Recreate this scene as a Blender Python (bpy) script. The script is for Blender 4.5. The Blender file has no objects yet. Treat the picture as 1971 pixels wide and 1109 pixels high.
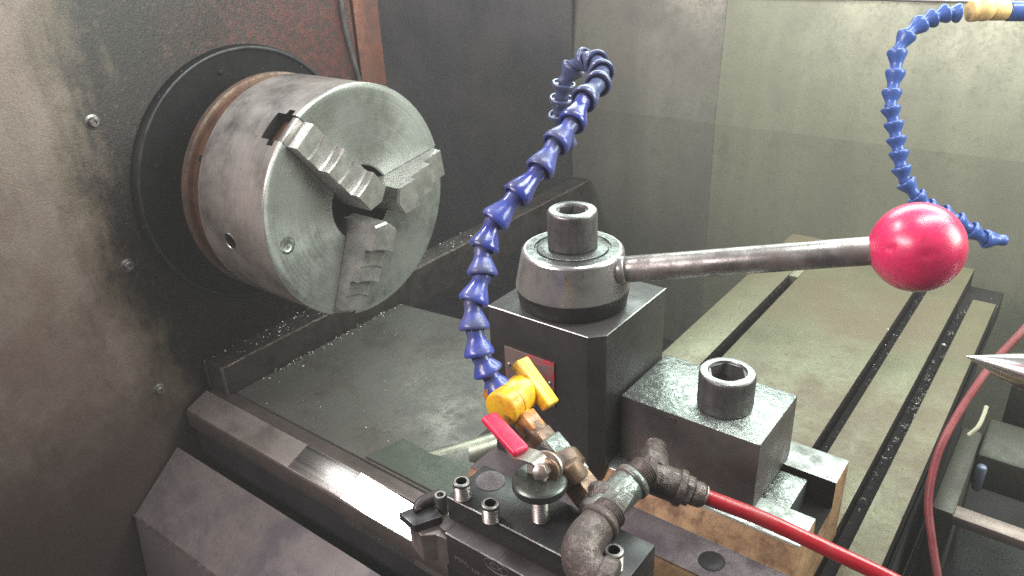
import bpy, bmesh, math, random
from mathutils import Vector, Matrix, Euler

HAZE = 0.045
S = 0.001          # everything below is written in millimetres
random.seed(7)
scene = bpy.context.scene
COL = scene.collection

# ------------------------------------------------------------------ camera
cam_d = bpy.data.cameras.new('camera')
cam = bpy.data.objects.new('camera', cam_d); COL.objects.link(cam); scene.camera = cam
cr = Vector((0.79398705, 0.60645897, -0.04233296)); cu = Vector((-0.23619147, 0.37189052, 0.89772547))
cf = Vector((-0.5601769, 0.70278372, -0.4385167))
cam.matrix_world = Matrix(((cr.x, cu.x, -cf.x, 0.61638), (cr.y, cu.y, -cf.y, -0.52314), (cr.z, cu.z, -cf.z, 0.27693), (0, 0, 0, 1)))
cam_d.sensor_width = 36; cam_d.lens = 1499.0 / 1971 * 36
cam_d.clip_start = 0.01; cam_d.clip_end = 50
cam_d.dof.use_dof = True; cam_d.dof.focus_distance = 0.47; cam_d.dof.aperture_fstop = 34

# ------------------------------------------------------------------ world and lamps
world = bpy.data.worlds.new('World'); scene.world = world; world.use_nodes = True
wn = world.node_tree.nodes; wl = world.node_tree.links
bg = wn['Background']
tc = wn.new('ShaderNodeTexCoord'); sep = wn.new('ShaderNodeSeparateXYZ'); wl.new(tc.outputs['Generated'], sep.inputs[0])
rp = wn.new('ShaderNodeValToRGB'); wl.new(sep.outputs['Z'], rp.inputs[0])
e = rp.color_ramp.elements
e[0].position = 0.0; e[0].color = (.03, .028, .028, 1)
e[1].position = 0.75; e[1].color = (.50, .49, .49, 1)
m = rp.color_ramp.elements.new(.2); m.color = (.13, .12, .12, 1)
wl.new(rp.outputs[0], bg.inputs[0]); bg.inputs[1].default_value = 0.48

def area(name, loc, target, sx, sy, power, color):
    d = bpy.data.lights.new(name, 'AREA'); d.shape = 'RECTANGLE'; d.size = sx; d.size_y = sy; d.energy = power; d.color = color
    o = bpy.data.objects.new(name, d); COL.objects.link(o); o.location = loc
    o.rotation_euler = (Vector(target) - Vector(loc)).to_track_quat('-Z', 'Y').to_euler()
    return o
area('window_light', (.10, 1.25, 1.02), (.4, 0, -.05), 2.2, .6, 40, (.84, 1.0, .91))
area('ceiling_tube_light', (.85, .36, .92), (.60, .55, -.1), 1.2, .25, 17, (.95, 1.0, .95))
area('long_tube_light', (-.84, -.30, 1.45), (.14, -.13, -.24), .6, .3, 20, (.97, 1.0, .98))
area('shop_light', (-.30, -1.5, .95), (.1, 0, 0), 1.1, .3, 28, (1.0, .89, .865))
area('right_fill_light', (1.45, .42, .55), (.0, .0, .0), .6, .6, 15, (.92, 1.0, .88))  # unseen fill added at the right to brighten the chuck face

scene.view_settings.view_transform = 'Standard'; scene.view_settings.look = 'None'
scene.view_settings.exposure = 0.12; scene.view_settings.gamma = 1
scene.view_settings.use_curve_mapping = False
scene.cycles.use_denoising = False
scene.cycles.sample_clamp_indirect = 4
scene.cycles.max_bounces = 8

# ------------------------------------------------------------------ materials
def mat(name, base, rough=.45, metal=.0, var=.25, vs=25, fine=700, fineamt=.12, bump=.15, bdist=.0004, dirt=None, damt=.5, ds=18, dsharp=.12,
        stretch=(1, 1, 1), speck=0, coat=0, aniso=0, dirt2=None, damt2=.42, ds2=60, spec=.5, rings=None, rvar=.2, grit=.22, scr=.0, coatr=.15):
    m = bpy.data.materials.new(name); m.use_nodes = True
    n = m.node_tree.nodes; l = m.node_tree.links; b = n['Principled BSDF']
    tc = n.new('ShaderNodeTexCoord'); mp = n.new('ShaderNodeMapping'); mp.inputs['Scale'].default_value = stretch
    l.new(tc.outputs['Object'], mp.inputs[0])
    def noise(scale, detail=6, rough=.6, vec=None):
        t = n.new('ShaderNodeTexNoise'); t.inputs['Scale'].default_value = scale; t.inputs['Detail'].default_value = detail
        t.inputs['Roughness'].default_value = rough; l.new(vec or mp.outputs[0], t.inputs['Vector']); return t.outputs['Fac']
    def math_(op, a, bb, clamp=False):
        t = n.new('ShaderNodeMath'); t.operation = op; t.use_clamp = clamp
        for i, v in enumerate((a, bb)):
            if isinstance(v, (int, float)): t.inputs[i].default_value = v
            else: l.new(v, t.inputs[i])
        return t.outputs[0]
    def mix(f, a, bb):
        t = n.new('ShaderNodeMix'); t.data_type = 'RGBA'
        if isinstance(f, (int, float)): t.inputs[0].default_value = f
        else: l.new(f, t.inputs[0])
        for i, v in ((6, a), (7, bb)):
            if isinstance(v, tuple): t.inputs[i].default_value = (*v, 1)
            else: l.new(v, t.inputs[i])
        return t.outputs[2]
    def ramp(f, lo, hi):
        t = n.new('ShaderNodeMapRange'); t.inputs[1].default_value = lo; t.inputs[2].default_value = hi; l.new(f, t.inputs[0]); return t.outputs[0]
    big = noise(vs, 7, .62); fn = noise(fine, 3, .6)
    lo = tuple(max(0, c * (1 - var)) for c in base); hi = tuple(min(1, c * (1 + var)) for c in base)
    col = mix(ramp(big, .3, .7), lo, hi)
    lo2 = math_('ADD', math_('MULTIPLY', fn, fineamt * 2), 1 - fineamt)
    t = n.new('ShaderNodeVectorMath'); t.operation = 'SCALE'; l.new(col, t.inputs[0]); l.new(lo2, t.inputs['Scale']); col = t.outputs[0]
    rg = math_('ADD', math_('MULTIPLY', math_('SUBTRACT', big, .5), rvar * 2), rough)
    h = math_('ADD', math_('MULTIPLY', fn, .7), math_('MULTIPLY', noise(vs * 8, 4), .6))
    metal_s = None
    if grit:
        g1 = ramp(noise(170, 9, .72, tc.outputs['Object']), .50, .64)
        g2 = ramp(noise(38, 10, .75, tc.outputs['Object']), .50, .66)
        gg = math_('MULTIPLY', math_('ADD', math_('MULTIPLY', g1, .6), math_('MULTIPLY', g2, .7)), grit)
        t = n.new('ShaderNodeVectorMath'); t.operation = 'SCALE'; l.new(col, t.inputs[0]); l.new(math_('SUBTRACT', 1.0, gg, True), t.inputs['Scale']); col = t.outputs[0]
        rg = math_('ADD', rg, math_('MULTIPLY', gg, .35)); h = math_('ADD', h, math_('MULTIPLY', g1, -.35))
    if scr:
        for i in range(3):
            mp2 = n.new('ShaderNodeMapping'); mp2.inputs['Rotation'].default_value = (.7 * i + .3, 1.1 * i, random.uniform(0, 3)); mp2.inputs['Scale'].default_value = (1300, 14, 1300)
            l.new(tc.outputs['Object'], mp2.inputs[0]); q = ramp(noise(1, 2, .5, mp2.outputs[0]), .655, .70)
            q = math_('MULTIPLY', q, ramp(noise(60, 3, .6, tc.outputs['Object']), .42, .58))
            q = math_('MULTIPLY', q, scr); col = mix(q, col, tuple(min(.7, c * 2.2 + .10) for c in base)); rg = math_('SUBTRACT', rg, math_('MULTIPLY', q, .08))
    if dirt:
        f = ramp(noise(ds, 8, .65, tc.outputs['Object']), 1 - damt - dsharp, 1 - damt + dsharp)
        col = mix(f, col, dirt); rg = math_('ADD', rg, math_('MULTIPLY', f, .18))
        metal_s = math_('MULTIPLY', math_('SUBTRACT', 1.0, math_('MULTIPLY', f, .7)), metal)
    if dirt2:
        f = ramp(noise(ds2, 6, .7, tc.outputs['Object']), 1 - damt2 - .06, 1 - damt2 + .06)
        col = mix(f, col, dirt2)
    if speck:
        v = n.new('ShaderNodeTexVoronoi'); v.inputs['Scale'].default_value = 260; l.new(tc.outputs['Object'], v.inputs['Vector'])
        s1 = ramp(v.outputs['Distance'], .16, .08)
        cl = n.new('ShaderNodeSeparateColor'); l.new(v.outputs['Color'], cl.inputs[0])
        s2 = ramp(cl.outputs[0], 1 - speck, 1 - speck + .02)
        s = math_('MULTIPLY', s1, s2)
        col = mix(s, col, (.45, .44, .42)); h = math_('ADD', h, math_('MULTIPLY', s, 1.5))
    if rings:
        sx = n.new('ShaderNodeSeparateXYZ'); l.new(tc.outputs['Object'], sx.inputs[0])
        if rings == 'face':
            y2 = math_('MULTIPLY', sx.outputs['Y'], sx.outputs['Y']); z2 = math_('MULTIPLY', sx.outputs['Z'], sx.outputs['Z'])
            rr = math_('SQRT', math_('ADD', y2, z2), 0)
        else: rr = sx.outputs['X']
        cx = n.new('ShaderNodeCombineXYZ'); l.new(rr, cx.inputs[0])
        rn = noise(2600, 3, .7, cx.outputs[0]); rn2 = noise(260, 3, .6, cx.outputs[0])
        rg = math_('ADD', rg, math_('MULTIPLY', math_('SUBTRACT', rn2, .5), .12))
        h = math_('ADD', h, math_('MULTIPLY', rn, .9))
        lo3 = math_('ADD', math_('MULTIPLY', rn2, .35), .82)
        t = n.new('ShaderNodeVectorMath'); t.operation = 'SCALE'; l.new(col, t.inputs[0]); l.new(lo3, t.inputs['Scale']); col = t.outputs[0]
    l.new(col, b.inputs['Base Color']); l.new(math_('MAXIMUM', rg, .08), b.inputs['Roughness'])
    if metal_s: l.new(metal_s, b.inputs['Metallic'])
    else: b.inputs['Metallic'].default_value = metal
    bp = n.new('ShaderNodeBump'); bp.inputs['Strength'].default_value = bump; bp.inputs['Distance'].default_value = bdist
    l.new(h, bp.inputs['Height']); l.new(bp.outputs[0], b.inputs['Normal'])
    b.inputs['Coat Weight'].default_value = coat; b.inputs['Coat Roughness'].default_value = coatr
    b.inputs['Specular IOR Level'].default_value = spec
    if aniso:
        b.inputs['Anisotropic'].default_value = aniso
        tg = n.new('ShaderNodeTangent'); tg.direction_type = 'RADIAL'; tg.axis = 'X'; l.new(tg.outputs[0], b.inputs['Tangent'])
    return m

M = {}
M['chuck_side'] = mat('chuck side turned steel', (.54, .52, .505), .21, .92, .12, 20, 500, .08, .10, .0002, dirt=(.30, .25, .22), damt=.40, ds=22, dsharp=.25, rings='side', aniso=.5, dirt2=(.10, .08, .07), damt2=.30, ds2=170, rvar=.08, grit=.25, scr=.15)
M['chuck_face'] = mat('chuck face turned steel', (.55, .575, .55), .25, .92, .10, 25, 500, .08, .08, .0002, dirt=(.22, .22, .20), damt=.42, ds=14, dsharp=.2, rings='face', aniso=.8, rvar=.08, grit=.12, scr=.12)
M['jaw'] = mat('ground jaw steel', (.56, .54, .52), .34, .8, .12, 60, 600, .08, .12, .0002, dirt=(.12, .10, .10), damt=.32, ds=90, grit=.45, scr=.25)
M['dark_hole'] = mat('near black recess', (.012, .012, .013), .4, .2, .2)  # near-black tone for bores, slots, sockets and recesses
M['rust_ring'] = mat('rusty flange steel', (.20, .15, .125), .42, .75, .25, 60, 500, .1, .15, dirt=(.13, .065, .04), damt=.5, ds=50)
M['copper_groove'] = mat('brown groove stain and lit slot', (.12, .055, .032), .5, .45, .3, 70, 500, .15, .2)
M['black_ring'] = mat('oily black cast ring', (.007, .007, .008), .5, .0, .4, 40, 500, .3, .4, speck=.10, spec=.25)
M['ring_edge'] = mat('worn ring edge', (.055, .055, .06), .4, .6, .4, 60, 300, .4, .4)
M['post'] = mat('black oxide steel', (.085, .080, .080), .34, .65, .25, 15, 900, .15, .10, .0002, dirt=(.035, .03, .03), damt=.45, ds=25, rvar=.1, scr=.35, grit=.3)
M['post_top'] = M['post']
M['edge_steel'] = mat('worn edge and riser glint', (.55, .53, .52), .35, .9, .2, 100, 600, .2, .2)
M['hub'] = mat('turned hub steel', (.56, .54, .535), .23, .92, .12, 30, 600, .08, .10, .0002, dirt=(.16, .14, .13), damt=.42, ds=40, dsharp=.2, dirt2=(.08, .07, .06), damt2=.30, ds2=160, rvar=.1, scr=.2)
M['oily_top'] = mat('oily dark turned top', (.15, .155, .15), .30, .8, .25, 60, 330, .2, .5, .0006, scr=.2, grit=.4)
M['hub_dark'] = mat('dark hub band steel', (.10, .095, .095), .36, .85, .2, 50, 600, .1, .12)
M['bolt'] = mat('dark socket screw steel', (.23, .22, .22), .36, .85, .3, 60, 600, .15, .2, stretch=(3, 3, .5), dirt=(.05, .045, .045), damt=.45, ds=60, scr=.4)
M['bolt_rim'] = mat('worn screw rim', (.36, .36, .355), .35, .9, .2, 80, 600, .15, .2)
M['rod'] = mat('scuffed handle steel', (.45, .425, .415), .32, .9, .35, 45, 700, .15, .15, stretch=(1, 1, 1), dirt=(.16, .13, .12), damt=.42, ds=55, dirt2=(.55, .54, .53), damt2=.33, ds2=90, scr=.3)
M['ball'] = mat('red lacquered ball', (.74, .018, .115), .32, 0, .10, 60, 300, .05, .25, .0006, coat=.7, dirt2=(.80, .30, .36), damt2=.25, ds2=75, dirt=None, spec=.5, rvar=.1, grit=.25, scr=.5, coatr=.26)
M['block'] = mat('ground steel clamp block', (.22, .205, .20), .34, .85, .2, 18, 420, .12, .20, .0004, dirt=(.11, .08, .075), damt=.5, ds=22, dirt2=(.09, .05, .04), damt2=.27, ds2=90, scr=.3, grit=.4)
M['wet_top'] = mat('wet steel with sheen', (.36, .39, .37), .26, .85, .15, 40, 330, .15, .6, .0008, rvar=.1)  # wet steel; base raised and greened to add the window sheen
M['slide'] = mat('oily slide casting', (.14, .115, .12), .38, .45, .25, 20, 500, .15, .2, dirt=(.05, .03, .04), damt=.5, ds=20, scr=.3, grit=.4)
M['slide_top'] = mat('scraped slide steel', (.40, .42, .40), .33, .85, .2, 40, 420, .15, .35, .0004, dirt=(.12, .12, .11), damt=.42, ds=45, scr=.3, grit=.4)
M['tan'] = mat('tan stained slide flank', (.44, .26, .14), .5, .15, .25, 25, 500, .15, .3, stretch=(1, 3, 3), dirt=(.16, .075, .04), damt=.45, ds=38, dirt2=(.10, .045, .03), damt2=.33, ds2=110, spec=.5, scr=.15, grit=.55)
M['table'] = mat('oil stained table', (.140, .138, .084), .30, .45, .18, 12, 800, .18, .25, .0003, dirt=(.095, .070, .038), damt=.52, ds=9, dsharp=.12, dirt2=(.15, .11, .06), damt2=.27, ds2=28, rvar=.12, scr=.22, grit=.42)
M['slot'] = mat('dark slot', (.016, .013, .013), .75, .0, .4, 60, 400, .3, .4, speck=.25, spec=.15)
M['tray'] = mat('dusty grey plate', (.140, .128, .116), .42, .5, .2, 14, 800, .16, .2, .0003, dirt=(.075, .075, .068), damt=.5, ds=14, dirt2=(.22, .09, .05), damt2=.22, ds2=26, rvar=.1, speck=.04, scr=.35, grit=.5)
M['green_plate'] = mat('dark green oiled plate', (.085, .098, .078), .36, .5, .3, 25, 700, .16, .2, dirt=(.05, .055, .045), damt=.5, ds=30, scr=.2, grit=.4)
M['way'] = mat('ground way', (.42, .37, .355), .36, .8, .12, 14, 800, .1, .08, .0002, stretch=(.25, 3, 3), dirt=(.20, .165, .16), damt=.45, ds=12, rvar=.1, scr=.35, grit=.3)
M['way_scratch'] = mat('scratched bright way', (.50, .47, .46), .34, .95, .3, 60, 900, .1, .15, .0003, stretch=(.06, 3, 3), rvar=.12, scr=.5)
M['way_polish'] = mat('polished way', (.92, .91, .90), .20, .97, .06, 60, 900, .1, .2, .0003, stretch=(.05, 3, 3), rvar=.1)
M['way_dark'] = mat('dark way shoulder', (.12, .095, .09), .42, .5, .25, 14, 700, .12, .15)
M['way_side'] = mat('way side', (.13, .105, .095), .45, .5, .25, 20, 600, .15, .2, dirt=(.34, .13, .05), damt=.31, ds=50, dsharp=.05)
M['casting'] = mat('oiled grey casting', (.24, .212, .212), .27, .35, .12, 6, 700, .15, .15, dirt=(.10, .085, .10), damt=.48, ds=5, dsharp=.04, rvar=.1, scr=.3, grit=.4)
M['casting_dark'] = mat('dark casting', (.035, .032, .036), .5, .2, .3, 15)
M['bar'] = mat('sooty brown bar', (.034, .025, .023), .42, .4, .35, 30, 500, .2, .3, dirt=(.03, .022, .02), damt=.5, ds=30, speck=.10, scr=.3, grit=.5)
M['bar_edge'] = mat('worn bar edge', (.20, .16, .15), .4, .7, .4, 90, 400, .4, .5, dirt=(.06, .04, .04), damt=.55, ds=120)
M['guard_shaded'] = mat('shaded dusty guard sheet', (.060, .058, .066), .40, .35, .2, 5, 900, .2, .15, .0002, stretch=(1.5, 1.5, .4), dirt=(.06, .055, .058), damt=.5, ds=6, speck=.03, rvar=.1, grit=.35, scr=.25)  # dusty sheet with shade put into its darker base colour
M['guard_mid'] = mat('brownish guard sheet', (.24, .235, .195), .34, .4, .2, 6, 900, .2, .15, .0002, stretch=(2, 2, .3), dirt=(.14, .13, .115), damt=.5, ds=6, speck=.04, rvar=.1, grit=.35, scr=.22)
M['guard_lit'] = mat('greenish guard sheet', (.37, .385, .285), .34, .4, .16, 6, 900, .2, .15, .0002, stretch=(2, 2, .3), dirt=(.22, .22, .17), damt=.47, ds=7, dsharp=.2, dirt2=(.15, .15, .12), damt2=.27, ds2=130, rvar=.1, grit=.32, scr=.18)  # stronger light on this sheet put into its paler base colour
M['hose'] = mat('blue plastic', (.055, .078, .40), .28, 0, .18, 60, 500, .1, .15, coat=.35, dirt=(.10, .11, .20), damt=.40, ds=60, dsharp=.2, grit=.35)
M['hose_far'] = mat('blue plastic in the background', (.045, .10, .36), .34, 0, .12, 60, 500, .1, .1, coat=.2, grit=.3)
M['hose_dust'] = mat('grey oiled blue plastic', (.085, .10, .22), .35, 0, .2, 60, 500, .1, .15, coat=.35, grit=.5)
M['yellow'] = mat('yellow plastic', (.86, .50, .02), .35, 0, .10, 60, 500, .1, .2, coat=.3, dirt=(.50, .20, .02), damt=.36, ds=80, grit=.3, scr=.2)
M['orange'] = mat('grimy orange plastic', (.62, .24, .02), .38, 0, .3, 90, 500, .2, .3, coat=.3, dirt=(.22, .10, .05), damt=.48, ds=120)
M['pale_orange'] = mat('pale orange plastic', (.82, .55, .22), .45, 0, .08, 60, 500, .1, .1)
M['fitting'] = mat('grimy cast pipe fitting', (.17, .135, .130), .27, .75, .35, 45, 420, .25, .7, .0010, dirt=(.08, .06, .055), damt=.5, ds=60, dirt2=(.20, .36, .30), damt2=.27, ds2=34, grit=.5, scr=.2)  # teal patches over the grime put lamp reflections into the colour
M['fitting_green'] = mat('grey green cast fitting', (.20, .225, .21), .30, .75, .25, 45, 420, .2, .6, .0008, dirt=(.12, .09, .08), damt=.45, ds=50, grit=.5)
M['brass'] = mat('oily brown brass', (.27, .17, .11), .36, .7, .4, 60, 420, .2, .4, dirt=(.10, .07, .06), damt=.5, ds=60)
M['nickel'] = mat('worn nickel', (.40, .35, .32), .30, .9, .2, 60, 420, .1, .1, dirt=(.26, .15, .10), damt=.42, ds=50)
M['grip'] = mat('red vinyl grip', (.66, .012, .07), .38, 0, .12, 60, 400, .1, .15, coat=.15, dirt=(.40, .03, .06), damt=.36, ds=60, grit=.3, scr=.3)
M['red_hose'] = mat('red rubber air line', (.34, .008, .018), .22, 0, .2, 40, 400, .1, .1, coat=.4, dirt=(.28, .03, .03), damt=.38, ds=40, grit=.25, scr=.3)
M['red_hose_far'] = mat('dusty red air line', (.22, .035, .042), .42, 0, .2, 40, 400, .1, .1, dirt=(.25, .08, .08), damt=.4, ds=50)
M['holder'] = mat('black oxide tool holder', (.040, .038, .040), .34, .5, .25, 20, 800, .15, .10, .0002, rvar=.1, scr=.3)
M['thread'] = mat('bright thread steel', (.27, .25, .24), .36, .9, .25, 80, 500, .2, .2)
M['knurl'] = mat('oiled knurled nut', (.13, .14, .13), .34, .85, .25, 40, 500, .15, .15)
M['shank'] = mat('phosphated tool shank', (.075, .062, .062), .42, .6, .2, 25, 900, .15, .12, .0002, scr=.3)
M['head'] = mat('worn tool head', (.30, .26, .245), .36, .8, .2, 60, 600, .15, .15, dirt=(.16, .12, .11), damt=.4, ds=70)
M['insert'] = mat('dark carbide insert', (.10, .095, .10), .30, .7, .2, 80, 500, .1, .1)
M['plate'] = mat('worn nameplate', (.34, .25, .235), .40, .6, .2, 60, 500, .15, .15, dirt=(.55, .02, .05), damt=.46, ds=36, dsharp=.03)
M['mark'] = mat('faint grey marking', (.20, .19, .19), .5, .3, .2)
M['centre'] = mat('bright ground centre', (.72, .70, .69), .22, 1, .03, 30, 500, .0, .0, .0001, grit=0, rvar=.02)
M['chip'] = mat('bright steel chips', (.75, .74, .70), .38, .6, .2)
M['olive'] = mat('olive stained bar', (.13, .12, .08), .4, .4, .3, 30)
M['beam'] = mat('green brown machine beam', (.060, .058, .042), .42, .4, .25, 15, 600, .2, .2, dirt=(.032, .028, .02), damt=.5, ds=16)
M['pinkbar'] = mat('worn tan rail', (.26, .20, .18), .42, .5, .2, 20, 600, .15, .2)
M['floor'] = mat('dark oily sump', (.022, .020, .024), .4, .2, .5, 8, 300, .2, .2)
M['blue_light'] = mat('blue grey cap', (.16, .19, .27), .35, .3, .2)
M['cream'] = mat('cream plastic tie', (.5, .48, .36), .4, 0, .2)
M['head_strip'] = mat('rusty orange strip', (.16, .050, .030), .45, .2, .4, 25, 500, .25, .3, stretch=(1, 1, .5), dirt=(.07, .025, .02), damt=.45, ds=30, grit=.6)
M['seam'] = mat('grey sealant seam', (.085, .085, .09), .5, .1, .4, 50)

def headstock_material():
    m = bpy.data.materials.new('stained headstock paint'); m.use_nodes = True
    n = m.node_tree.nodes; l = m.node_tree.links; b = n['Principled BSDF']
    tc = n.new('ShaderNodeTexCoord'); v = tc.outputs['Object']
    sx = n.new('ShaderNodeSeparateXYZ'); l.new(v, sx.inputs[0])
    Y0, Z0 = sx.outputs['Y'], sx.outputs['Z']
    def mt(op, a, bb=0.0, c=False):
        t = n.new('ShaderNodeMath'); t.operation = op; t.use_clamp = c
        for i, q in enumerate((a, bb)):
            if isinstance(q, (int, float)): t.inputs[i].default_value = q
            else: l.new(q, t.inputs[i])
        return t.outputs[0]
    Y, Z = mt('ADD', Y0, -.06), mt('ADD', Z0, -.5)
    def nz(s, d=6, r=.65, st=None):
        t = n.new('ShaderNodeTexNoise'); t.inputs['Scale'].default_value = s; t.inputs['Detail'].default_value = d; t.inputs['Roughness'].default_value = r
        if st:
            mp = n.new('ShaderNodeMapping'); mp.inputs['Scale'].default_value = st; l.new(v, mp.inputs[0]); l.new(mp.outputs[0], t.inputs['Vector'])
        else: l.new(v, t.inputs['Vector'])
        return t.outputs['Fac']
    def rg(f, a, bb):
        t = n.new('ShaderNodeMapRange'); t.interpolation_type = 'SMOOTHSTEP'; t.inputs[1].default_value = a; t.inputs[2].default_value = bb; l.new(f, t.inputs[0]); return t.outputs[0]
    def mx(f, a, bb):
        t = n.new('ShaderNodeMix'); t.data_type = 'RGBA'; l.new(f, t.inputs[0])
        for i, q in ((6, a), (7, bb)):
            if isinstance(q, tuple): t.inputs[i].default_value = (*q, 1)
            else: l.new(q, t.inputs[i])
        return t.outputs[2]
    n1 = nz(9, 8, .7); n2 = nz(40, 6, .7, (1, 1, .22)); n3 = nz(420, 4, .7); n4 = nz(120, 5, .7)
    d = mt('SQRT', mt('ADD', mt('MULTIPLY', Y, Y), mt('MULTIPLY', mt('MULTIPLY', Z, Z), .22)))
    dd = mt('ADD', d, mt('ADD', mt('MULTIPLY', mt('SUBTRACT', n1, .5), .16), mt('MULTIPLY', mt('SUBTRACT', n2, .5), .10)))
    dd_ = dd
    base = mx(rg(n1, .35, .65), (.165, .116, .095), (.225, .172, .148))
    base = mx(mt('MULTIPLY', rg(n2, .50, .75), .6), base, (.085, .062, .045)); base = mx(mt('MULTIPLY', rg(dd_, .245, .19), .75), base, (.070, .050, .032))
    # stain of soot and coolant thrown off around the spindle
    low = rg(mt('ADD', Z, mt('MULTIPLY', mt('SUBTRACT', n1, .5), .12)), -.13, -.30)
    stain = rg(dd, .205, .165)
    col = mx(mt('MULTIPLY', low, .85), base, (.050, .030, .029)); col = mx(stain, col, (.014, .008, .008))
    # red undercoat showing above and right of the spindle
    red = mt('MULTIPLY', rg(mt('ADD', Y, mt('MULTIPLY', mt('SUBTRACT', n1, .5), .2)), -.10, .06), rg(mt('ADD', Z, mt('MULTIPLY', mt('SUBTRACT', n1, .5), .1)), .0, .12))
    red2 = mt('MULTIPLY', red, rg(n4, .42, .62))
    col = mx(red, col, (.055, .030, .028)); col = mx(red2, col, (.115, .030, .028))
    brn = mt('MULTIPLY', rg(n4, .55, .66), stain); col = mx(mt('MULTIPLY', brn, .5), col, (.10, .055, .035))
    vo = n.new('ShaderNodeTexVoronoi'); vo.inputs['Scale'].default_value = 230; l.new(v, vo.inputs['Vector'])
    cl = n.new('ShaderNodeSeparateColor'); l.new(vo.outputs['Color'], cl.inputs[0])
    sp = mt('MULTIPLY', mt('MULTIPLY', rg(vo.outputs['Distance'], .17, .08), rg(cl.outputs[0], .90, .91)), mt('MAXIMUM', stain, red))
    col = mx(sp, col, (.45, .42, .42))
    fs = n.new('ShaderNodeVectorMath'); fs.operation = 'SCALE'; l.new(col, fs.inputs[0]); l.new(mt('ADD', mt('MULTIPLY', n3, .7), .65), fs.inputs['Scale'])
    l.new(fs.outputs[0], b.inputs['Base Color'])
    l.new(mt('ADD', mt('MULTIPLY', n1, .25), .27), b.inputs['Roughness'])
    b.inputs['Metallic'].default_value = .15
    bp = n.new('ShaderNodeBump'); bp.inputs['Strength'].default_value = .45; bp.inputs['Distance'].default_value = .0008
    l.new(mt('ADD', mt('ADD', n3, mt('MULTIPLY', n4, mt('ADD', stain, red))), mt('MULTIPLY', sp, 1.5)), bp.inputs['Height']); l.new(bp.outputs[0], b.inputs['Normal'])
    return m
M['headstock'] = headstock_material()

# ------------------------------------------------------------------ mesh helpers (mm, scene coordinates)
ORG = {}
def V(*a): return Vector(a[0]) if len(a) == 1 else Vector(a)
def thing(name, label, cat, loc, group=None):
    o = bpy.data.objects.new(name, None); COL.objects.link(o); o.location = V(loc) * S; o.empty_display_size = .01
    ORG[o] = V(loc); o['label'] = label; o['category'] = cat
    if group: o['group'] = group
    return o
def build(name, bm, m, parent=None, smooth=40, label=None, cat=None, group=None, kind=None, org=None):
    bm.normal_update()
    me = bpy.data.meshes.new(name)
    if parent is not None: base = V(org) if org is not None else ORG[parent]
    elif org is not None: base = V(org)
    else:
        xs = [v.co for v in bm.verts]
        base = V((min(p.x for p in xs) + max(p.x for p in xs)) / 2, (min(p.y for p in xs) + max(p.y for p in xs)) / 2, min(p.z for p in xs))
    bmesh.ops.translate(bm, verts=bm.verts, vec=-base); bmesh.ops.scale(bm, verts=bm.verts, vec=(S, S, S))
    bm.to_mesh(me); bm.free()
    for mm in (m if isinstance(m, list) else [m]): me.materials.append(mm)
    for p in me.polygons: p.use_smooth = True
    if smooth is not None: me.set_sharp_from_angle(angle=math.radians(smooth))
    o = bpy.data.objects.new(name, me); COL.objects.link(o)
    if parent is not None: o.parent = parent; o.location = (base - ORG[parent]) * S
    else: o.location = base * S
    ORG[o] = base
    if label: o['label'] = label
    if cat: o['category'] = cat
    if group: o['group'] = group
    if kind: o['kind'] = kind
    return o
def B(): return bmesh.new()
def join(bm, other, mi=0):
    vm = {v: bm.verts.new(v.co) for v in other.verts}
    for f in other.faces:
        try: nf = bm.faces.new([vm[v] for v in f.verts]); nf.material_index = max(mi, f.material_index)
        except ValueError: pass
    other.free(); return bm
def box(bm, x0, x1, y0, y1, z0, z1, bev=0, seg=2, mi=0):
    t = B(); r = bmesh.ops.create_cube(t, size=1)
    for v in t.verts: v.co = V((x0 + x1) / 2 + v.co.x * (x1 - x0), (y0 + y1) / 2 + v.co.y * (y1 - y0), (z0 + z1) / 2 + v.co.z * (z1 - z0))
    t.normal_update()
    if bev: bmesh.ops.bevel(t, geom=t.edges[:], offset=bev, segments=seg, affect='EDGES', profile=.5)
    return join(bm, t, mi)
def basis(ax):
    ax = V(ax).normalized(); up = V(0, 0, 1) if abs(ax.z) < .9 else V(1, 0, 0)
    u = ax.cross(up).normalized(); w = u.cross(ax).normalized(); return u, w, ax
def lathe(bm, origin, axis, prof, seg=64, cap0=True, cap1=True, mi=0, sq=None):
    """prof: list of (along, radius)"""
    u, w, a = basis(axis); o = V(origin); rings = []
    for s, r in prof:
        rings.append([bm.verts.new(o + a * s + (u * math.cos(2 * math.pi * k / seg) + w * math.sin(2 * math.pi * k / seg)) * (r if not callable(r) else r(k))) for k in range(seg)])
    for A, Bb in zip(rings, rings[1:]):
        for k in range(seg):
            f = bm.faces.new((A[k], A[(k + 1) % seg], Bb[(k + 1) % seg], Bb[k])); f.material_index = mi
    if cap0: f = bm.faces.new(rings[0][::-1]); f.material_index = mi
    if cap1: f = bm.faces.new(rings[-1]); f.material_index = mi
    bmesh.ops.recalc_face_normals(bm, faces=bm.faces)
    return bm
def cyl(bm, p0, p1, r, bev=.6, seg=32, mi=0, r1=None):
    p0, p1 = V(p0), V(p1); L = (p1 - p0).length; r1 = r if r1 is None else r1
    return lathe(bm, p0, p1 - p0, [(0, r - bev), (bev * .4, r - bev * .3), (bev, r), (L - bev, r1), (L - bev * .4, r1 - bev * .3), (L, r1 - bev)], seg, mi=mi)
def hexa(bm, p0, p1, r, bev=.6, mi=0): return cyl(bm, p0, p1, r, bev, 6, mi)
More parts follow.
